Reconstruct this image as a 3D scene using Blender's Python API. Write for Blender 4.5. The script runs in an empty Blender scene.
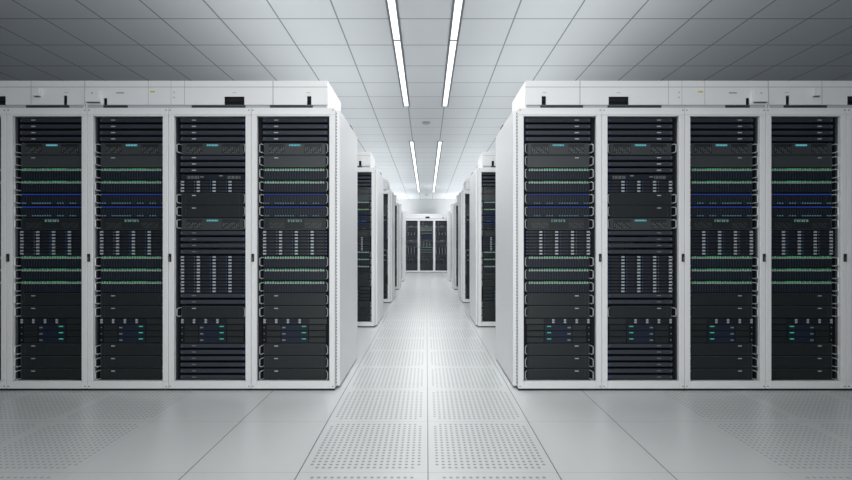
import bpy, math

S = bpy.context.scene
C = S.collection
CEIL_FILL = 7.2
VIEWER_FILL = 54.0
SPOT = 16.3
HC = 1.056                  # eye height
Y1 = 3.24                   # front of the nearest rack rows
PITCH = 0.5965
D0 = 0.664                  # aisle centre to the near edge of a row
E = [0.664, 1.272, 1.872, 2.460, 3.045, 3.640]   # cabinet boundaries in the front rows
ROWS = [Y1, 5.73, 8.15, 10.59, 12.96]
YEND = 17.2
CEIL = HC + 2.31

# ------------------------------------------------------------------ materials
def lin(c):
    return tuple((v / 12.92 if v <= 0.04045 else ((v + 0.055) / 1.055) ** 2.4) for v in c)

def mat(name, col, rough=0.5, metal=0.0, emit=None, es=0.0, noise=0.0, spec=0.5, bump=0.0, nscale=40.0):
    m = bpy.data.materials.new(name); m.use_nodes = True
    nt = m.node_tree; b = nt.nodes['Principled BSDF']
    b.inputs['Base Color'].default_value = (*col, 1)
    b.inputs['Roughness'].default_value = rough
    b.inputs['Metallic'].default_value = metal
    b.inputs['Specular IOR Level'].default_value = spec
    if emit:
        b.inputs['Emission Color'].default_value = (*emit, 1)
        b.inputs['Emission Strength'].default_value = es
    if noise or bump:
        tc = nt.nodes.new('ShaderNodeTexCoord')
        n = nt.nodes.new('ShaderNodeTexNoise'); n.inputs['Scale'].default_value = nscale
        n.inputs['Detail'].default_value = 4
        nt.links.new(tc.outputs['Object'], n.inputs['Vector'])
        if noise:
            r = nt.nodes.new('ShaderNodeMapRange')
            r.inputs['To Min'].default_value = rough - noise
            r.inputs['To Max'].default_value = rough + noise
            nt.links.new(n.outputs['Fac'], r.inputs['Value'])
            nt.links.new(r.outputs['Result'], b.inputs['Roughness'])
        if bump:
            bp = nt.nodes.new('ShaderNodeBump'); bp.inputs['Strength'].default_value = bump
            bp.inputs['Distance'].default_value = 0.001
            nt.links.new(n.outputs['Fac'], bp.inputs['Height'])
            nt.links.new(bp.outputs['Normal'], b.inputs['Normal'])
    return m

TRAY = mat('blue_grey_tray', (0.032, 0.044, 0.058), 0.5)
WHITE = mat('white_powder_coat', (0.775, 0.78, 0.785), 0.42, noise=0.06)
WHITE2 = mat('white_side_sheet', (0.76, 0.765, 0.775), 0.38, noise=0.05)
LIP = mat('grey_recess_strip', (0.45, 0.48, 0.51), 0.5)
SEAM = mat('seam_grey', (0.22, 0.24, 0.26), 0.6)
BLACK = mat('black_void', (0.006, 0.007, 0.009), 0.7)
RAIL = mat('black_rail', (0.005, 0.006, 0.009), 0.7, spec=0.2)
GASKET = mat('dark_gasket', (0.10, 0.11, 0.13), 0.6)
SLIM = mat('blue_black_bezel', (0.034, 0.040, 0.054), 0.42, noise=0.06, spec=0.35)
PANEL = mat('charcoal_panel', (0.0145, 0.0185, 0.0205), 0.45, noise=0.06, spec=0.30)
PANEL_LIT = mat('charcoal_panel_lit', (0.042, 0.049, 0.053), 0.36, noise=0.06)  # charcoal with the stronger light on upper panels put into its colour
EDGE = mat('panel_edge_grey', (0.060, 0.070, 0.074), 0.4)
GRILLE = mat('black_grille', (0.008, 0.011, 0.013), 0.5)
GRILLE_HI = mat('grille_stud_grey', (0.16, 0.18, 0.18), 0.4)
BAY = mat('navy_black_carrier', (0.008, 0.012, 0.020), 0.5, spec=0.25)
BAYLINE = mat('carrier_rib', (0.022, 0.030, 0.042), 0.5, spec=0.3)
HANDLE = mat('pale_grey_handle', (0.46, 0.48, 0.50), 0.35, metal=0.2)
BADGE = mat('silver_badge', (0.48, 0.52, 0.55), 0.35)
BADGE_DIM = mat('dull_badge', (0.17, 0.19, 0.21), 0.4)
LATCH = mat('silver_latch', (0.36, 0.40, 0.42), 0.4)
TICK = mat('grey_latch_tick', (0.34, 0.40, 0.38), 0.4)
TEAL = mat('teal_badge', (0.02, 0.10, 0.12), 0.4, emit=(0.16, 0.62, 0.72), es=0.55)
GLOGO = mat('pale_green_badge', (0.10, 0.16, 0.15), 0.4, emit=(0.20, 0.42, 0.36), es=0.30)
GREEN = mat('green_led', (0.02, 0.10, 0.04), 0.4, emit=(0.05, 0.52, 0.17), es=0.50)
GREEN_DIM = mat('green_led_dim', (0.02, 0.08, 0.04), 0.4, emit=(0.04, 0.25, 0.10), es=0.40)
GREEN_HI = mat('green_lamp', (0.02, 0.10, 0.06), 0.4, emit=(0.06, 0.62, 0.32), es=0.50)
BLUE = mat('blue_led', (0.01, 0.02, 0.12), 0.4, emit=(0.03, 0.08, 0.50), es=0.48, spec=0.1)
PALEBLUE = mat('pale_blue_led', (0.05, 0.10, 0.14), 0.4, emit=(0.18, 0.42, 0.58), es=0.28)
NAVY = mat('navy_panel', (0.008, 0.015, 0.032), 0.5, spec=0.25)
BLUEDOT = mat('dim_blue_led', (0.02, 0.05, 0.12), 0.4, emit=(0.05, 0.13, 0.36), es=0.22)
YELLOW = mat('yellow_label', (0.62, 0.50, 0.06), 0.5)
STEEL = mat('screw_steel', (0.12, 0.13, 0.14), 0.4, metal=0.5)
LAMP = mat('lamp_diffuser', (0.9, 0.9, 0.9), 0.6, emit=(0.985, 0.995, 1.0), es=1.1)
LAMPFRAME = mat('lamp_housing_grey', (0.16, 0.18, 0.20), 0.5)
WALLD = mat('dark_wall_paint', (0.17, 0.20, 0.24), 0.7)
WALL = mat('wall_paint', (0.82, 0.825, 0.83), 0.7, bump=0.15, nscale=120)
DETECT = mat('detector_plastic', (0.45, 0.47, 0.48), 0.5)

# node-expression helper
class NX:
    def __init__(s, nt): s.nt = nt
    def m(s, op, *a):
        n = s.nt.nodes.new('ShaderNodeMath'); n.operation = op
        for i, v in enumerate(a):
            if isinstance(v, (int, float)): n.inputs[i].default_value = v
            else: s.nt.links.new(v, n.inputs[i])
        return n.outputs[0]
    def near(s, v, c, w):           # 1 where |v-c| < w
        return s.m('COMPARE', v, c, w)

def floor_material():
    m = bpy.data.materials.new('raised_floor_tiles'); m.use_nodes = True
    nt = m.node_tree; b = nt.nodes['Principled BSDF']; X = NX(nt)
    g = nt.nodes.new('ShaderNodeNewGeometry'); sp = nt.nodes.new('ShaderNodeSeparateXYZ')
    nt.links.new(g.outputs['Position'], sp.inputs[0])
    x = X.m('SUBTRACT', sp.outputs[0], 0.007); y = sp.outputs[1]
    ax = X.m('ABSOLUTE', x)
    Y0 = 2.075 - 6.0
    ty = X.m('MODULO', X.m('ADD', X.m('SUBTRACT', y, Y0), 6.0), 0.6)          # 0..0.6 within a tile
    # columns: |x| in 0-.6, .6-1.12, 1.12-1.65, then .6 each
    far = X.m('GREATER_THAN', ax, 1.65)
    tfar = X.m('MODULO', X.m('SUBTRACT', X.m('MAXIMUM', ax, 1.65), 1.65), 0.6)
    centre = X.m('LESS_THAN', ax, 0.6)
    # local column coordinate
    tx = X.m('ADD', X.m('MULTIPLY', centre, ax), X.m('MULTIPLY', far, tfar))
    # seams
    s = X.near(ax, 0.0, 0.0022)
    s = X.m('MAXIMUM', s, X.near(ax, 0.6, 0.0022))
    s = X.m('MAXIMUM', s, X.near(ax, 1.12, 0.0022))
    s = X.m('MAXIMUM', s, X.m('MULTIPLY', X.m('LESS_THAN', ty, 0.0028), 0.45))
    s = X.m('MAXIMUM', s, X.m('MULTIPLY', X.m('MULTIPLY', far, X.m('LESS_THAN', tfar, 0.003)), 0.2))
    # holes, staggered
    P = 0.0302
    hy = X.m('DIVIDE', X.m('SUBTRACT', ty, 0.045), 0.0300)
    ry = X.m('ROUND', hy)
    hx = X.m('DIVIDE', X.m('SUBTRACT', tx, 0.0435), P)
    dx = X.m('MULTIPLY', X.m('SUBTRACT', hx, X.m('ROUND', hx)), P)
    dy = X.m('MULTIPLY', X.m('SUBTRACT', hy, ry), 0.0300)
    d = X.m('SQRT', X.m('ADD', X.m('MULTIPLY', dx, dx), X.m('MULTIPLY', dy, dy)))
    hole = X.m('LESS_THAN', d, 0.0080)
    corner = X.m('MULTIPLY', X.m('GREATER_THAN', X.m('ABSOLUTE', X.m('SUBTRACT', tx, 0.300)), 0.245),
                 X.m('GREATER_THAN', X.m('ABSOLUTE', X.m('SUBTRACT', ty, 0.300)), 0.243))
    hole = X.m('MULTIPLY', hole, X.m('SUBTRACT', 1.0, corner))
    inx = X.m('MULTIPLY', X.m('GREATER_THAN', tx, 0.030), X.m('LESS_THAN', tx, 0.571))
    iny = X.m('MULTIPLY', X.m('GREATER_THAN', ty, 0.030), X.m('LESS_THAN', ty, 0.568))
    front = X.m('MULTIPLY', far, X.m('LESS_THAN', y, 3.28))
    zone = X.m('MAXIMUM', centre, front)
    hole = X.m('MULTIPLY', hole, X.m('MULTIPLY', zone, X.m('MULTIPLY', inx, iny)))
    mask = X.m('MAXIMUM', s, X.m('MULTIPLY', hole, X.m('ADD', 0.42, X.m('MULTIPLY', centre, 0.20))))
    b.inputs['Roughness'].default_value = 0.30
    mx = nt.nodes.new('ShaderNodeMix'); mx.data_type = 'RGBA'
    mx.inputs[6].default_value = (0.60, 0.62, 0.628, 1); mx.inputs[7].default_value = (0.085, 0.095, 0.105, 1)
    nt.links.new(mask, mx.inputs[0]); nt.links.new(mx.outputs[2], b.inputs['Base Color'])
    return m

def ceiling_material():
    m = bpy.data.materials.new('ceiling_tiles'); m.use_nodes = True
    nt = m.node_tree; b = nt.nodes['Principled BSDF']; X = NX(nt)
    g = nt.nodes.new('ShaderNodeNewGeometry'); sp = nt.nodes.new('ShaderNodeSeparateXYZ')
    nt.links.new(g.outputs['Position'], sp.inputs[0])
    tx = X.m('MODULO', X.m('ADD', sp.outputs[0], 30.3 + 0.014), 0.6)
    ty = X.m('MODULO', X.m('ADD', sp.outputs[1], 60.0 - 4.546 - 0.01), 0.6)
    a = X.m('LESS_THAN', tx, 0.016)
    c = X.m('LESS_THAN', ty, 0.015)
    mask = X.m('MULTIPLY', X.m('MAXIMUM', a, c), 0.8)
    b.inputs['Roughness'].default_value = 0.6
    mx = nt.nodes.new('ShaderNodeMix'); mx.data_type = 'RGBA'
    mx.inputs[6].default_value = (0.69, 0.722, 0.745, 1); mx.inputs[7].default_value = (0.17, 0.19, 0.20, 1)
    nt.links.new(mask, mx.inputs[0]); nt.links.new(mx.outputs[2], b.inputs['Base Color'])
    return m

# ------------------------------------------------------------------ mesh building
class MB:
    """collects boxes and tubes; each face remembers its material"""
    def __init__(s): s.v = []; s.f = []; s.mi = []; s.mats = []
    def _m(s, m):
        if m not in s.mats: s.mats.append(m)
        return s.mats.index(m)
    def box(s, x0, x1, y0, y1, z0, z1, m):
        if x0 > x1: x0, x1 = x1, x0
        n = len(s.v); k = s._m(m)
        s.v += [(x0,y0,z0),(x1,y0,z0),(x1,y1,z0),(x0,y1,z0),(x0,y0,z1),(x1,y0,z1),(x1,y1,z1),(x0,y1,z1)]
        for q in ((0,3,2,1),(4,5,6,7),(0,1,5,4),(1,2,6,5),(2,3,7,6),(3,0,4,7)):
            s.f.append(tuple(n + i for i in q)); s.mi.append(k)
        return s
    def tube(s, pts, r, m, n=6):
        from mathutils import Vector
        k = s._m(m); base = len(s.v); P = [Vector(p) for p in pts]
        for i, p in enumerate(P):
            t = (P[min(i+1, len(P)-1)] - P[max(i-1, 0)]).normalized()
            a = Vector((1,0,0)) if abs(t.x) < 0.8 else Vector((0,1,0))
            u = t.cross(a).normalized(); w = t.cross(u).normalized()
            for j in range(n):
                th = 2*math.pi*j/n
                s.v.append(tuple(p + r*(math.cos(th)*u + math.sin(th)*w)))
        for i in range(len(P)-1):
            for j in range(n):
                a0 = base+i*n+j; a1 = base+i*n+(j+1) % n
                s.f.append((a0, a1, a1+n, a0+n)); s.mi.append(k)
        s.f.append(tuple(base+j for j in range(n))[::-1]); s.mi.append(k)
        e = base+(len(P)-1)*n
        s.f.append(tuple(e+j for j in range(n))); s.mi.append(k)
        return s
    def plate(s, x0, x1, z0, z1, y0, y1, holes, m):
        """a plate in the x-z plane with rectangular openings"""
        xs = sorted({x0, x1, *[c for h in holes for c in (h[0], h[1])]})
        zs = sorted({z0, z1, *[c for h in holes for c in (h[2], h[3])]})
        xs = [c for c in xs if x0 <= c <= x1]; zs = [c for c in zs if z0 <= c <= z1]
        for a, b in zip(xs, xs[1:]):
            for c, d in zip(zs, zs[1:]):
                if b-a < 1e-6 or d-c < 1e-6: continue
                mx, mz = (a+b)/2, (c+d)/2
                if any(h[0] < mx < h[1] and h[2] < mz < h[3] for h in holes): continue
                s.box(a, b, y0, y1, c, d, m)
        return s
    def disc(s, cx, cy, cz, r, h, m, axis='y', n=16):
        k = s._m(m); base = len(s.v)
        for e in (0, 1):
            for j in range(n):
                a = 2*math.pi*j/n
                if axis == 'y': s.v.append((cx+r*math.cos(a), cy+e*h, cz+r*math.sin(a)))
                else: s.v.append((cx+r*math.cos(a), cy+r*math.sin(a), cz+e*h))
        for j in range(n):
            s.f.append((base+j, base+(j+1) % n, base+n+(j+1) % n, base+n+j)); s.mi.append(k)
        s.f.append(tuple(range(base, base+n))[::-1]); s.mi.append(k)
        s.f.append(tuple(range(base+n, base+2*n))); s.mi.append(k)
        return s
    def mesh(s, name):
        me = bpy.data.meshes.new(name)
        me.from_pydata(s.v, [], s.f)
        for m in s.mats: me.materials.append(m)
        me.polygons.foreach_set('material_index', s.mi)
        import bmesh
        bm = bmesh.new(); bm.from_mesh(me)
        bmesh.ops.recalc_face_normals(bm, faces=bm.faces); bm.to_mesh(me); bm.free()
        return me
    def add(s, o):
        n = len(s.v); s.v += o.v
        for f, k in zip(o.f, o.mi):
            s.f.append(tuple(n+i for i in f)); s.mi.append(s._m(o.mats[k]))
        return s

def link(name, me, parent=None, loc=(0,0,0)):
    o = bpy.data.objects.new(name, me); C.objects.link(o); o.location = loc
    if parent: o.parent = parent
    return o

def tag(o, label, cat, group=None):
    o['label'] = label; o['category'] = cat
    if group: o['group'] = group
    return o

def bevel(o, w=0.004, seg=2):
    b = o.modifiers.new('bevel', 'BEVEL'); b.width = w; b.segments = seg
    b.limit_method = 'ANGLE'; b.angle_limit = math.radians(40)
    return o

def copy_tree(o, parent=None):
    c = o.copy(); C.objects.link(c)
    if parent: c.parent = parent
    for ch in list(o.children): copy_tree(ch, c)
    return c

# ------------------------------------------------------------------ servers
U = 0.04607
Z0 = 0.0578
FY = 0.052           # y of the server faces behind the door front
# every kind: list of (part, MB, parent_part, label) in outward coordinate u; x = side*u
def handle(u):
    return lambda sd, h: MB().tube([(sd*u*0.935, 0.002, 0.016), (sd*u*0.96, -0.026, 0.016), (sd*u*1.0, -0.033, 0.022),
                                    (sd*u*1.0, -0.033, h-0.021), (sd*u*0.96, -0.026, h-0.015), (sd*u*0.935, 0.002, h-0.015)], 0.0037, HANDLE)

def outline(mb, x0, x1, z0, z1, m, t=0.0022, y=-0.0035):
    mb.box(x0, x1, y, 0, z1-t, z1, m); mb.box(x0, x1, y, 0, z0, z0+t, m)
    mb.box(x0, x0+t, y, 0, z0, z1, m); mb.box(x1-t, x1, y, 0, z0, z1, m)

def parts(kind, sd):
    R = []
    def B(): return MB()
    def bx(mb, u0, u1, z0, z1, m, d=0.003, y1=0.001):
        return mb.box(sd*u0, sd*u1, -d, y1, z0, z1, m)
    def chassis(h, m, w=0.236):
        c = B().box(-w, w, 0, 0.50, 0.0015, h-0.0015, m)
        c.box(-0.2415, 0.2415, 0.006, 0.012, 0.002, h-0.002, RAIL)     # rack ears
        return c
    def handles(h):
        R.append(('handle', handle(0.2475)(sd, h), None, 'pale grey bracket handle'))
        R.append(('handle', handle(-0.2475)(sd, h), None, 'pale grey bracket handle'))
    if kind in ('slim', 'slim_dim'):
        c = B().box(-0.241, 0.241, 0, 0.50, 0.008, U-0.002, RAIL)
        R.append(('chassis', c, None, None))
        f = B(); bx(f, 0.236, -0.240, 0.014, U-0.005, SLIM, 0.006)
        R.append(('front_bezel', f, None, None))
        b = B(); bx(b, 0.152, 0.122, 0.024, 0.031, BADGE if kind == 'slim' else BADGE_DIM, 0.0075)
        R.append(('badge', b, 'front_bezel', 'small silver badge' if kind == 'slim' else 'dull grey badge'))
        l = B(); bx(l, 0.229, 0.223, 0.023, 0.030, BADGE_DIM, 0.0075)
        R.append(('power_button', l, 'front_bezel', None))
        p = B(); bx(p, -0.222, -0.232, 0.020, 0.034, BLUEDOT, 0.0068); R.append(('indicator_light', p, 'front_bezel', 'dim blue light'))
    elif kind in ('teal', 'greenlogo'):
        h = 2*U
        R.append(('chassis', chassis(h, RAIL), None, None))
        pm = PANEL_LIT if kind == 'teal' else PANEL
        f = B(); bx(f, 0.224, -0.226, 0.004, h-0.004, pm, 0.008)
        outline(f, -0.226 if sd > 0 else -0.224, 0.224 if sd > 0 else 0.226, 0.004, h-0.004, EDGE, 0.002, -0.010)
        R.append(('front_bezel', f, None, None))
        for a, b_ in ((0.190, 0.075), (-0.070, -0.200)):
            g = B(); bx(g, a, b_, h-0.028, h-0.012, GRILLE, 0.0092)
            bx(g, a, b_, 0.014, h-0.030, GRILLE, 0.0088)
            n = 9
            for i in range(n):
                for j in range(4):
                    if (i*7+j*5+(3 if a > 0 else 0)) % 4 == 0: continue
                    u = a + (b_-a)*(i+0.7)/(n+0.4); z = 0.018 + j*0.0105
                    bx(g, u-0.0032, u+0.0032, z, z+0.005, GRILLE_HI if kind == 'teal' else EDGE, 0.0105)
            R.append(('vent_grille', g, 'front_bezel', None))
        t = B(); lm = TEAL if kind == 'teal' else GLOGO
        n = 8 if kind == 'teal' else 6; w = 0.084 if kind == 'teal' else 0.106
        for i in range(n):
            u = -w/2 + (i+0.5)*w/n
            hw = w/n*(0.43 if kind == 'teal' else 0.33)
            zt = h-0.014 if kind == 'teal' else h-0.013; zb = h-0.026 if kind == 'teal' else h-0.030
            bx(t, u-hw, u-hw*0.25, zb, zt, lm, 0.0105)
            bx(t, u-hw, u+hw, zt-0.0045, zt, lm, 0.0105)
            bx(t, u-hw, u+hw*(0.9 if i % 2 else 0.3), zb, zb+0.0035, lm, 0.0105)
            if i % 2: bx(t, u+hw*0.35, u+hw, zb, zt, lm, 0.0105)
        R.append(('badge', t, 'front_bezel', 'glowing teal letter badge' if kind == 'teal' else 'pale green letter badge'))
        handles(h)
    elif kind in ('blank', 'blank_lit'):
        h = 2*U
        R.append(('chassis', chassis(h, RAIL), None, None))
        f = B(); bx(f, 0.226, -0.228, 0.003, h-0.003, PANEL_LIT if kind == 'blank_lit' else PANEL, 0.008)
        f.box(-0.226, 0.226, -0.0105, 0, h-0.005, h-0.003, EDGE)
        bx(f, 0.226, 0.223, 0.003, h-0.003, EDGE, 0.010)
        bx(f, 0.199, 0.197, 0.006, h-0.006, SLIM, 0.009)
        bx(f, -0.199, -0.201, 0.006, h-0.006, SLIM, 0.009)
        R.append(('front_bezel', f, None, None))
        b = B(); bx(b, 0.150, 0.122, h-0.023, h-0.017, BADGE, 0.0095)
        R.append(('badge', b, 'front_bezel', 'small silver badge'))
        handles(h)
    elif kind in ('green', 'blue'):
        h = 2*U; n = 24
        R.append(('chassis', chassis(h, RAIL), None, None))
        f = B(); bx(f, 0.224, -0.232, 0.004, h-0.006, BAY, 0.006)
        for i in range(n+1):
            u = 0.224 - 0.456*i/n
            bx(f, u-0.0022, u+0.0022, 0.008, h-0.026, BAYLINE, 0.009)
        R.append(('carrier_bank', f, None, None))
        t = B(); g = B(); q = B()
        for i in range(n):
            u = 0.214 - 0.443*i/n
            if kind == 'green':
                bx(t, u-0.0062, u+0.0062, h-0.024, h-0.013, TICK, 0.0105)
                hot = (i*5+2) % 7 in (0, 3) or 12 <= i <= 17
                bx(g, u-0.0050, u+0.0050, h-0.0120, h-0.0055, GREEN if hot else GREEN_DIM, 0.0105)
            else:
                bx(g, u-0.0060, u+0.0060, h-0.016, h-0.010, BLUE, 0.0105)
                if (i*3) % 5 in (0, 2, 3) or 3 < i < 9:
                    bx(q, u-0.0035, u+0.0035, 0.012, 0.019, PALEBLUE, 0.0105)
        if kind == 'green':
            R.append(('latch_row', t, 'carrier_bank', 'row of small grey latches'))
            R.append(('indicator_light_row', g, 'carrier_bank', 'row of tiny green lights'))
        else:
            R.append(('indicator_light_row', g, 'carrier_bank', 'row of blue lights'))
            R.append(('indicator_light_row', q, 'carrier_bank', 'row of pale blue dots'))
        e = B(); bx(e, 0.234, 0.228, h-0.020, h-0.010, GREEN_DIM, 0.006)
        R.append(('power_light', e, None, 'dim green light'))
        handles(h)
    elif kind == 'drive':
        R.append(('chassis', chassis(U, RAIL, 0.24), None, None))
        for c in range(4):
            for r in range(2):
                a = 0.222 - c*0.1165
                zc = 0.0125 + r*0.0222
                t = B(); bx(t, a+0.014, a-0.097, zc-0.0095, zc+0.0095, BAY, 0.004)
                bx(t, a-0.030, a-0.088, zc-0.004, zc+0.004, GRILLE, 0.0045)
                R.append(('drive_tray', t, None, None))
                l = B(); bx(l, a+0.011, a-0.012, zc-0.0056, zc+0.0056, LATCH, 0.008)
                bx(l, a-0.002, a+0.002, zc-0.003, zc+0.003, TICK, 0.009)
                R.append(('latch', l, len(R)-1, 'silver latch'))
                if c:
                    q = B(); bx(q, a+0.030, a+0.024, zc-0.004, zc+0.004, BLUEDOT if c > 1 else GRILLE_HI, 0.006)
                    R.append(('indicator_light', q, len(R)-2, 'dim blue light' if c > 1 else 'dull grey light'))
        q = B()
        for r in range(2): bx(q, -0.226, -0.233, 0.008+r*0.0222, 0.017+r*0.0222, BLUEDOT, 0.004)
        R.append(('indicator_light_strip', q, None, 'dim blue lights'))
        p = B(); bx(p, 0.2412, 0.2376, 0.020, 0.026, BADGE_DIM, 0.003, 0.0055); R.append(('power_button', p, None, None))
    elif kind == 'strip':          # 1U head of the chassis above the drive trays
        R.append(('chassis', chassis(U, RAIL, 0.24), None, None))
        f = B(); bx(f, 0.232, -0.232, 0.004, U-0.004, BAY, 0.006)
        R.append(('front_bezel', f, None, None))
        for a, b_ in ((0.190, 0.098), (-0.105, -0.205)):
            g = B()
            for i in range(11):
                u = a + (b_-a)*(i+0.5)/11; bx(g, u-0.0026, u+0.0026, 0.010, 0.032, GRILLE_HI if i % 3 else EDGE, 0.0085)
            R.append(('vent_grille', g, 'front_bezel', None))
        b = B(); bx(b, 0.090, 0.066, 0.020, 0.029, BADGE_DIM, 0.0085); R.append(('badge', b, 'front_bezel', 'dull grey badge'))
        g = B(); bx(g, -0.050, -0.074, 0.029, 0.036, GLOGO, 0.0085); R.append(('badge', g, 'front_bezel', 'pale green badge'))
    elif kind == 'bladebox':       # 4U enclosure
        h = 4*U
        R.append(('chassis', chassis(h, RAIL, 0.24), None, None))
        f = B(); bx(f, 0.234, -0.236, 3*U+0.004, h-0.004, GRILLE, 0.005)
        R.append(('drive_shelf', f, None, None))
        for i in range(4):
            a = 0.222-0.086*i
            t = B(); bx(t, a+0.008, a-0.070, 3*U+0.007, h-0.007, BAY, 0.007)
            for r in range(2): bx(t, a+0.007, a-0.009, 3*U+0.010+r*0.017, 3*U+0.022+r*0.017, LATCH, 0.010)
            R.append(('drive_tray', t, 'drive_shelf', 'dark tray with two silver latches'))
        for r in range(3):
            z = (2-r)*U
            m_ = B(); bx(m_, 0.205, 0.105, z+0.005, z+U-0.004, PANEL, 0.006)
            bx(m_, 0.100, -0.100, z+0.003, z+U-0.003, NAVY, 0.006)
            bx(m_, -0.106, -0.228, z+0.005, z+U-0.004, PANEL, 0.006)
            for i in range(12):
                u = 0.198-0.0078*i; bx(m_, u-0.0014, u+0.0014, z+0.012, z+U-0.012, GRILLE, 0.0075)
                u = -0.112-0.0092*i; bx(m_, u-0.0014, u+0.0014, z+0.012, z+U-0.012, GRILLE, 0.0075)
            R.append(('blade_module', m_, None, None)); k = len(R)-1
            g = B(); bx(g, -0.052, -0.082, z+0.028, z+0.035, GREEN_HI, 0.0085); R.append(('indicator_light', g, k, 'green light bar'))
            b = B(); bx(b, 0.092, 0.068, z+0.018, z+0.028, BADGE_DIM, 0.0085); R.append(('badge', b, k, 'dull grey badge'))
            q = B(); bx(q, 0.230, 0.224, z+0.018, z+0.027, BADGE_DIM, 0.004); R.append(('power_button', q, None, None))
    return R

KH = dict(slim=1, slim_dim=1, teal=2, greenlogo=2, blank=2, blank_lit=2, green=2, blue=2, drive=1, strip=1, bladebox=4)
NAME = dict(slim='slim_server', slim_dim='slim_server', teal='rack_server', greenlogo='rack_server', blank='storage_server',
            blank_lit='storage_server', green='blade_server', blue='blade_server', drive='drive_array', strip='control_unit',
            bladebox='blade_enclosure')
DESC = dict(slim='slim charcoal server', slim_dim='slim charcoal server', teal='dark server with glowing teal badge',
            greenlogo='dark server with pale green badge', blank='plain charcoal server', blank_lit='plain charcoal server',
            green='server with green lights', blue='server with blue lights', drive='drive array with silver latches',
            strip='vented control unit', bladebox='tall enclosure with three green light bars')
CLS = dict(slim_dim='slim', blank_lit='blank')
TYPE_A = ['slim']*4 + ['teal', 'blank_lit', 'green', 'green', 'blue', 'blue', 'greenlogo'] + ['drive']*4 + ['green']*3 + \
         ['blank']*2 + ['bladebox'] + ['blank']*3
TYPE_B = ['slim']*4 + ['teal'] + ['slim']*3 + ['strip', 'drive', 'drive', 'blank', 'blank', 'teal'] + ['slim_dim']*4 + \
         ['drive']*6 + ['slim_dim']*2 + ['blank', 'bladebox'] + ['slim_dim']*6
for T in (TYPE_A, TYPE_B): assert sum(KH[k] for k in T) == 42, sum(KH[k] for k in T)
ORD = ['top', 'second', 'third', 'fourth', 'fifth', 'sixth', 'seventh', 'eighth', 'ninth', 'tenth', 'eleventh', 'twelfth',
       'thirteenth', 'fourteenth', 'fifteenth', 'sixteenth', 'seventeenth', 'eighteenth', 'nineteenth', 'twentieth']

_proto = {}
def full_server(kind, sd):
    """first use builds the thing, later ones copy it with its parts"""
    key = (kind, sd)
    if key in _proto: return copy_tree(_proto[key])
    root = bpy.data.objects.new(NAME[kind], None); C.objects.link(root); root.empty_display_size = 0.1
    made = []; named = {}
    for name, mb, par, lab in parts(kind, sd):
        p = root if par is None else (made[par] if isinstance(par, int) else named[par])
        o = link(name, mb.mesh(name), p); made.append(o); named[name] = o
        if lab: o['label'] = lab
    _proto[key] = root
    return root

_single = {}
def plain_server(kind, sd):
    key = (kind, sd)
    if key not in _single:
        mb = MB()
        for name, p, par, lab in parts(kind, sd): mb.add(p)
        _single[key] = mb.mesh(NAME[kind])
    o = bpy.data.objects.new(NAME[kind], _single[key]); C.objects.link(o)
    return o

def fill(kinds, x, y, sd, where, detailed):
    tot = {}; cnt = {}
    for k in kinds: c = CLS.get(k, k); tot[c] = tot.get(c, 0)+1
    z = Z0 + 42*U
    for k in kinds:
        z -= KH[k]*U
        c = CLS.get(k, k); i = cnt.get(c, 0); cnt[c] = i+1
        o = full_server(k, sd) if detailed else plain_server(k, sd)
        o.location = (x, y+FY, z)
        if tot[c] == 1: lab = 'the one %s in %s' % (DESC[k], where)
        else: lab = '%s %s in %s' % (ORD[i] if i < tot[c]-1 or tot[c] > 20 else 'lowest', DESC[k], where)
        tag(o, lab, 'server', '%ss in %s' % (DESC[k] if 'with' not in DESC[k] else DESC[k].replace(' with', 's with', 1)[:-1] if DESC[k].endswith('s') else DESC[k].replace(' with', 's with', 1), where))

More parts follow.
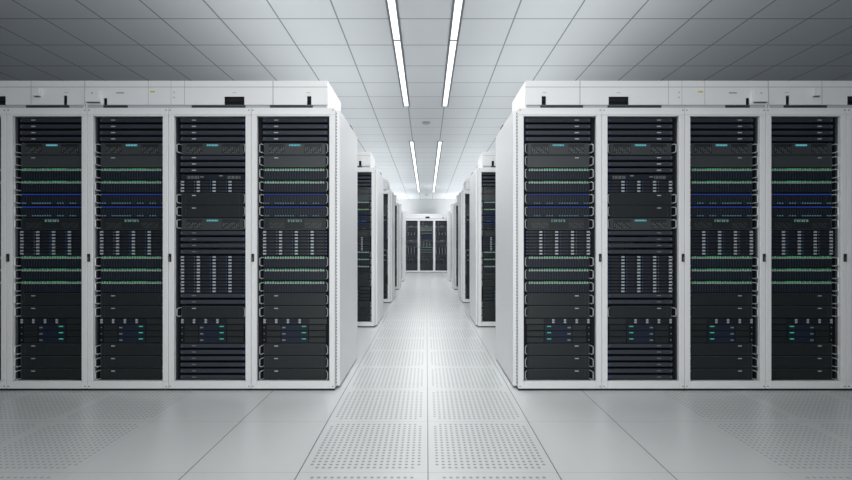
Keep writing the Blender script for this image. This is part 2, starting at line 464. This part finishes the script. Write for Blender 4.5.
# ------------------------------------------------------------------ cabinets
def cabinet(x, y, sd, label, group, end=False, both=False, width=PITCH):
    """x: centre, sd: outward direction (+1 right of the aisle); end: carries the outer side sheet towards the aisle"""
    r = bpy.data.objects.new('server_cabinet', None); C.objects.link(r); r.location = (x, y, 0)
    tag(r, label, 'server cabinet', group)
    W = width/2 - 0.0012
    # door frame
    f = MB().plate(-W, W, 0.0145, 2.051, 0, 0.028, [(-W+0.040, W-0.040, 0.069, 1.991)], WHITE)
    o = bevel(link('door_frame', f.mesh('door_frame'), r), 0.003)
    seam = MB().box(-W, W, -0.0006, 0.001, 2.0005, 2.0020, LIP)
    link('frame_seam', seam.mesh('frame_seam'), o)
    for u in (-W+0.013, W-0.013):
        for z in (0.032, 2.033):
            sc = MB().disc(u, -0.003, z, 0.0040, 0.004, STEEL, n=10)
            link('screw', sc.mesh('screw'), o)
    hu = sd*(W-0.014)
    h = MB().box(hu-0.008, hu+0.008, -0.012, 0.001, 0.935, 0.992, BLACK)
    h.box(hu-0.004, hu+0.004, -0.017, -0.011, 0.942, 0.970, STEEL)
    hh = link('door_handle', h.mesh('door_handle'), o); bevel(hh, 0.002); hh['label'] = 'small black handle'
    # carcass
    c = MB()
    c.box(-W, -W+0.02, 0.046, 0.80, 0.014, 2.048, WHITE); c.box(W-0.02, W, 0.046, 0.80, 0.014, 2.048, WHITE)
    c.box(-W+0.02, W-0.02, 0.046, 0.80, 2.020, 2.048, WHITE); c.box(-W+0.02, W-0.02, 0.046, 0.80, 0.014, 0.040, WHITE)
    c.box(-W+0.02, W-0.02, 0.78, 0.80, 0.04, 2.02, WHITE)
    link('carcass', c.mesh('carcass'), r)
    for s in (-1, 1):
        m = MB().box(s*0.2425, s*(W-0.021), 0.046, 0.070, 0.041, 2.019, RAIL)
        link('mounting_rail', m.mesh('mounting_rail'), r)
    g = MB().plate(-W+0.003, W-0.003, 0.020, 2.046, 0.028, 0.046, [(-W+0.0385, W-0.0385, 0.067, 1.993)], GASKET)
    link('door_gasket', g.mesh('door_gasket'), r)
    p = MB().box(-W+0.001, W-0.001, 0.004, 0.78, 0.0, 0.0135, BLACK)  # black and nearly flush, standing in for the contact shadow under the frame
    link('shadow_plinth', p.mesh('shadow_plinth'), r)
    for s in ((-sd, sd) if both else (-sd,)) if end else ():
        w0 = s*W; w1 = s*(W+0.029)
        sh = MB().box(w0, w1, 0.050, 0.88, 0.019, 2.048, WHITE2)
        q = link('side_panel', sh.mesh('side_panel'), r); bevel(q, 0.005)
        ed = MB()
        n = 84
        for i in range(n):
            z = 0.04 + i*2.0/n; ed.box(w0-s*0.001, w0+s*0.0048, 0.046, 0.052, z, z+0.012, SEAM)
        e = link('hinge_strip', ed.mesh('hinge_strip'), r)
        cl = MB().box(w1-s*0.002, w1-s*0.040, 0.55, 0.63, 2.048, 2.066, STEEL)
        cl.box(w1-s*0.010, w1-s*0.034, 0.565, 0.615, 2.066, 2.078, STEEL)
        k = link('roof_latch', cl.mesh('roof_latch'), r); k['label'] = 'small dark latch on the roof edge'
    return r

def X(d): return lambda sd: sd*d
def px(p): return (426.5-p)/138.0        # aisle distance of a measured column
def pz(p): return HC + (245-p)/138.0

def raceway(y, sd, d0, d1, label, cells, lead=True, centre=False):
    """long cable raceway box on top of a row; cells: feature list"""
    r = bpy.data.objects.new('cable_raceway', None); C.objects.link(r); r.location = (0, y, 2.051)
    tag(r, label, 'cable raceway', 'white cable raceways on top of the cabinet rows')
    zt = 2.248-2.051; zl = 0.022
    holes = []; strip = []
    for c in cells:
        if c[0] == 'slit': holes.append(c[1:])
        if c[0] == 'tray': strip.append(c[1:])
    def h(v): a, b, z0, z1 = v; lo, hi = sorted((sd*a, sd*b)); return (lo, hi, z0-2.051, z1-2.051)
    lo, hi = sorted((sd*d0, sd*d1))
    body = MB()
    body.box(lo, hi, 0.0, 0.50, zt-0.004, zt, WHITE)
    body.box(lo, hi, 0.48, 0.50, 0.0, zt-0.004, WHITE)
    for e in (lo, hi-0.012): body.box(e, e+0.012, 0.006, 0.48, 0.0, zt-0.004, WHITE)
    o = link('body', body.mesh('body'), r); bevel(o, 0.004)
    fp = MB().plate(lo, hi, zl, zt-0.004, 0.0, 0.006, [h(v) for v in holes], WHITE)
    f = link('front_panel', fp.mesh('front_panel'), r)
    lp = MB().plate(lo+0.012, hi-0.012, 0.0, zl, 0.008, 0.014, [h((v[0], v[1], v[2], v[3])) for v in strip], LIP)
    link('recess_strip', lp.mesh('recess_strip'), r)
    sm = MB().box(lo, hi, -0.0006, 0.001, zt-0.0485, zt-0.0455, SEAM)
    link('panel_seam', sm.mesh('panel_seam'), f)
    for v in holes:
        a = h(v); b = MB().box(a[0]-0.01, a[1]+0.01, 0.030 if a[2] < zl else 0.05, 0.09, max(a[2]-0.01, zl), a[3]+0.01, BLACK)
        b.box(a[0], a[1], 0.02, 0.05, a[2]+(a[3]-a[2])*0.35, a[2]+(a[3]-a[2])*0.55, RAIL)
        q = link('cable_opening', b.mesh('cable_opening'), f); q['label'] = 'black cable opening'
    for v in strip:
        a = h(v); b = MB().box(a[0]-0.01, a[1]+0.01, 0.020, 0.04, 0.0, zl, RAIL)
        b.box(a[0], a[1], 0.007, 0.014, 0.001, zl-0.002, TRAY)
        q = link('cable_tray', b.mesh('cable_tray'), r); q['label'] = 'narrow dark tray'
    for c in cells:
        if c[0] == 'seam':
            a = sd*c[1]; w = c[2]; b = MB().box(a-w/2, a+w/2, -0.0008, 0.001, zl, zt-0.001, SEAM)
            link('panel_joint', b.mesh('panel_joint'), f)
        elif c[0] == 'box':
            a = h(c[1:5]); b = MB().box(a[0], a[1], -0.022, 0.0, a[2], a[3], WHITE)
            b.disc((a[0]+a[1])/2, -0.0235, a[3]-0.025, 0.005, 0.003, STEEL, n=8) if c[5] else None
            q = bevel(link('junction_box', b.mesh('junction_box'), r), 0.002)
            t = MB().box(a[0]+0.01, a[1]-0.004, -0.018, -0.001, a[2]-0.006, a[2]-0.0005, STEEL)  # dark strip imitating the shadow line beneath the box
            link('box_shadow_line', t.mesh('box_shadow_line'), q)
        elif c[0] == 'mark':
            a = h(c[1:5]); b = MB().box(a[0], a[1], -0.0015, 0.001, a[2], a[3], c[5])
            q = link('label_plate', b.mesh('label_plate'), f)
            q['label'] = c[6]
        elif c[0] == 'dot':
            b = MB().disc(sd*c[1], -0.002, c[2]-2.051, 0.006, 0.003, LIP, n=10); link('bolt', b.mesh('bolt'), f)
    return r

def row_cells(lo, hi):
    S_ = [('slit', px(311.3), px(307.0), pz(105), pz(96.0)), ('tray', px(312.5), px(269.5), pz(107.2), pz(104.8)),
          ('slit', px(244.3), px(224.3), pz(105), pz(96.5)), ('tray', px(245.0), px(191.0), pz(107.2), pz(104.8)),
          ('slit', px(107.0), px(103.6), pz(104.7), pz(98.0)), ('tray', px(127.0), px(102.5), pz(107.2), pz(104.8)),
          ('slit', px(67.0), px(63.6), pz(104.7), pz(95.5)), ('tray', px(68.5), px(25.0), pz(107.2), pz(104.8)),
          ('slit', px(5.5), px(-15), pz(105), pz(96)), 
          ('seam', px(273), 0.004), ('seam', px(184.5), 0.002), ('seam', px(171), 0.0015), ('seam', px(148.2), 0.0015), ('seam', px(31), 0.002),
          ('box', px(101.0), px(87.0), pz(102.5), pz(90.5), True), ('box', px(41.5), px(34.5), pz(96.5), pz(88.5), False),
          ('mark', px(124.0), px(116.2), pz(93.4), pz(92.4), SEAM, 'small dark text plate'),
          ('mark', px(310.4), px(306.4), pz(92.8), pz(92.2), LIP, 'tiny grey text plate'),
          ('mark', px(236.5), px(232.5), pz(93.0), pz(92.4), LIP, 'tiny grey text plate'),
          ('mark', px(68.0), px(64.0), pz(92.8), pz(92.2), LIP, 'tiny grey text plate'),
          ('mark', px(154.8), px(150.2), pz(92.5), pz(91.0), YELLOW, 'small yellow label'),
          ('dot', px(174), pz(92.3)), ('dot', px(174), pz(97.5))]
    out = []
    for c in S_:
        a = c[1]; b = c[2] if c[0] not in ('seam', 'dot') else a
        if a >= lo+0.002 and b <= hi-0.002: out.append(c)
    return out

SIDE = {-1: 'left', 1: 'right'}
NTH = ['first', 'second', 'third', 'fourth', 'fifth']
for sd in (-1, 1):
    for i in range(5):
        x = sd*(E[i]+E[i+1])/2
        kinds = TYPE_B if i == 1 else TYPE_A
        if i == 0: lab = 'white front row server cabinet at aisle corner on the %s, side panel showing' % SIDE[sd]
        elif i == 4: lab = 'white server cabinet cut off at the %s picture edge' % SIDE[sd]
        else: lab = '%s white front row server cabinet counting %s from the aisle' % (NTH[i], 'leftward' if sd < 0 else 'rightward')
        cabinet(x, Y1, sd, lab, 'white cabinets in the front rows', end=(i == 0), width=E[i+1]-E[i])
        where = '%s front cabinet %s of aisle' % (NTH[i], SIDE[sd])
        fill(kinds, x, Y1, sd, where, i < 4)
    dmid = px(84.7)
    raceway(Y1, sd, px(327.7), dmid-0.003, 'white cable raceway over the three %s front cabinets nearest the aisle' % SIDE[sd], row_cells(px(327.7), dmid))
    raceway(Y1, sd, dmid+0.003, 3.72, 'outer white cable raceway at upper %s picture edge' % SIDE[sd], row_cells(dmid, 3.9))
    for j, y in enumerate(ROWS[1:]):
        x = sd*(D0 + PITCH/2)
        cabinet(x, y, sd, 'white server cabinet ending the %s row back on %s side of aisle' % (NTH[j+1], SIDE[sd]), 'white cabinets in the rear rows', end=True)
        fill(TYPE_A, x, y, sd, '%s row cabinet %s of aisle' % (NTH[j+1], SIDE[sd]), False)
        raceway(y, sd, px(327.7), 1.262, 'white cable raceway on the %s row back, %s side of aisle' % (NTH[j+1], SIDE[sd]), row_cells(px(327.7), 1.262))
for y in ROWS[1:]:  # unseen empty cabinets continuing the rows, added so their roofs brighten the ceiling
    for sd in (-1, 1):
        for i in range(1, 5):
            cabinet(sd*(D0 + PITCH/2 + PITCH*i), y, sd, 'white server cabinet hidden deep inside the rear rows', 'hidden cabinets of the rear rows')
for i, nm in ((-1, 'left'), (0, 'middle'), (1, 'right')):
    cabinet(i*PITCH, YEND, -1 if i <= 0 else 1, '%s of three white server cabinets closing the far aisle end' % nm, 'white cabinets at the far end')
    fill(TYPE_A if i == 0 else TYPE_B, i*PITCH, YEND, -1, '%s far end cabinet' % nm, False)
raceway(YEND, 1, -1.2, 1.2, 'white cable raceway above the three far end cabinets', [('slit', -0.04, 0.12, 2.085, 2.15), ('slit', 0.62, 0.66, 2.085, 2.13)])

# ------------------------------------------------------------------ ceiling lights
def ceiling_light(x, y0, y1, label):
    r = bpy.data.objects.new('ceiling_light', None); C.objects.link(r); r.location = (x, (y0+y1)/2, CEIL)
    tag(r, label, 'ceiling light', 'linear ceiling lights over the aisle')
    L = (y1-y0)/2
    h = MB()
    for s in (-1, 1): h.box(s*0.0355, s*0.057, -L, L, -0.014, 0.0, LAMPFRAME)
    h.box(-0.0405, 0.0405, -L, -L+0.012, -0.014, 0, LAMPFRAME); h.box(-0.0405, 0.0405, L-0.012, L, -0.014, 0, LAMPFRAME)
    link('housing', h.mesh('housing'), r)
    d = MB().box(-0.0350, 0.0350, -L+0.0125, L-0.0125, -0.010, -0.002, LAMP)
    link('diffuser', d.mesh('diffuser'), r)
    n = 5                                   # the lamps behind the diffuser throw their light down
    for i in range(n):
        lt = bpy.data.lights.new('lamp', 'SPOT'); lt.energy = SPOT; lt.spot_size = math.radians(172); lt.spot_blend = 1.0
        lt.shadow_soft_size = 0.03; lt.color = (1.0, 0.995, 0.985)
        lo = bpy.data.objects.new('lamp', lt); C.objects.link(lo); lo.parent = r
        lo.location = (0, -L + (i+0.5)*2*L/n, -0.045)
segs = [(0.22, 2.62), (2.62, 5.02), (5.02, 7.42)] + [(9.92+2.4*i, 9.92+2.4*(i+1)) for i in range(4)]
names = ['above the viewer', 'nearest the viewer', 'ending over the second row',
         'starting the far strip', 'second in the far strip', 'third in the far strip', 'last in the far strip']
for s in (-1, 1):
    for (a, b), nm in zip(segs, names):
        ceiling_light(s*0.318-0.014, a, b, '%s white linear ceiling light, %s' % (SIDE[s], nm))

def detector(x, y, label):
    m = MB().disc(x*0, 0, -0.010, 0.085, 0.010, DETECT, axis='z', n=28)
    m.disc(0, 0, -0.030, 0.060, 0.020, DETECT, axis='z', n=28)
    o = link('smoke_detector', m.mesh('smoke_detector'), None, (x, y, CEIL)); bevel(o, 0.004)
    tag(o, label, 'smoke detector', 'smoke detectors on the ceiling')
detector(-0.005, 8.43, 'small round grey smoke detector between the near and far light strips')
detector(-0.005, 20.6, 'tiny round smoke detector beyond the far end of light strips')

# unseen fill lights added above cabinet height to brighten the ceiling, no fixtures
def add_ceiling_fill(x, y, sx, sy, p):
    L = bpy.data.lights.new('ceiling_fill_light', 'AREA'); L.shape = 'RECTANGLE'; L.size = sx; L.size_y = sy
    L.energy = p; L.spread = math.radians(140); L.color = (0.975, 0.99, 1.0)
    o = bpy.data.objects.new('ceiling_fill_light', L); C.objects.link(o); o.location = (x, y, 2.28); o.rotation_euler = (math.pi, 0, 0)
for k in range(8):
    y = 4.5 + 2.42*k
    for sd in (-1, 1):
        add_ceiling_fill(sd*1.35, y, 1.20, 2.42, CEIL_FILL * (1.0 if y < 8 else 1.0 + (y-8)*0.055 if y < 20 else 3.2))
# fill light added behind the viewer, the wall there has no window
L = bpy.data.lights.new('viewer_fill_light', 'AREA'); L.shape = 'RECTANGLE'; L.size = 2.6; L.size_y = 2.2; L.spread = math.radians(70)
L.energy = VIEWER_FILL; L.color = (0.965, 0.985, 1.0)
o = bpy.data.objects.new('viewer_fill_light', L); C.objects.link(o); o.location = (0, -5.42, 1.2); o.rotation_euler = (math.pi/2, 0, 0)
# ------------------------------------------------------------------ room
def struct(name, mb):
    o = link(name, mb.mesh(name)); o['kind'] = 'structure'; return o
FL = floor_material(); CE = ceiling_material()
RX, RY0, RY1 = 7.5, -5.5, 22.6
struct('floor', MB().box(-RX, RX, RY0, RY1, -0.05, 0, FL))
struct('ceiling', MB().box(-RX, RX, RY0, RY1, CEIL, CEIL+0.05, CE))
struct('wall_left', MB().box(-RX-0.1, -RX, RY0, RY1, 0, CEIL, WALLD))
struct('wall_right', MB().box(RX, RX+0.1, RY0, RY1, 0, CEIL, WALLD))
struct('wall_back', MB().box(-RX, RX, RY1, RY1+0.1, 0, CEIL, WALL))
struct('wall_front', MB().box(-RX, RX, RY0-0.1, RY0, 0, CEIL, WALLD))

# ------------------------------------------------------------------ world, camera, view
w = bpy.data.worlds.new('room_air'); S.world = w; w.use_nodes = True
w.node_tree.nodes['Background'].inputs[0].default_value = (0.5, 0.55, 0.6, 1)
w.node_tree.nodes['Background'].inputs[1].default_value = 0.0

cam = bpy.data.cameras.new('camera'); co = bpy.data.objects.new('camera', cam); C.objects.link(co)
co.location = (0, 0, HC); co.rotation_euler = (math.pi/2, 0, 0)
cam.sensor_width = 36; cam.lens = 447/852*36
cam.shift_y = 5/852; cam.shift_x = -0.5/852
cam.clip_start = 0.05
S.camera = co
S.view_settings.view_transform = 'Standard'; S.view_settings.look = 'None'
S.view_settings.gamma = 1; S.view_settings.use_curve_mapping = False
S.view_settings.exposure = 0.0
S.cycles.max_bounces = 10; S.cycles.diffuse_bounces = 7
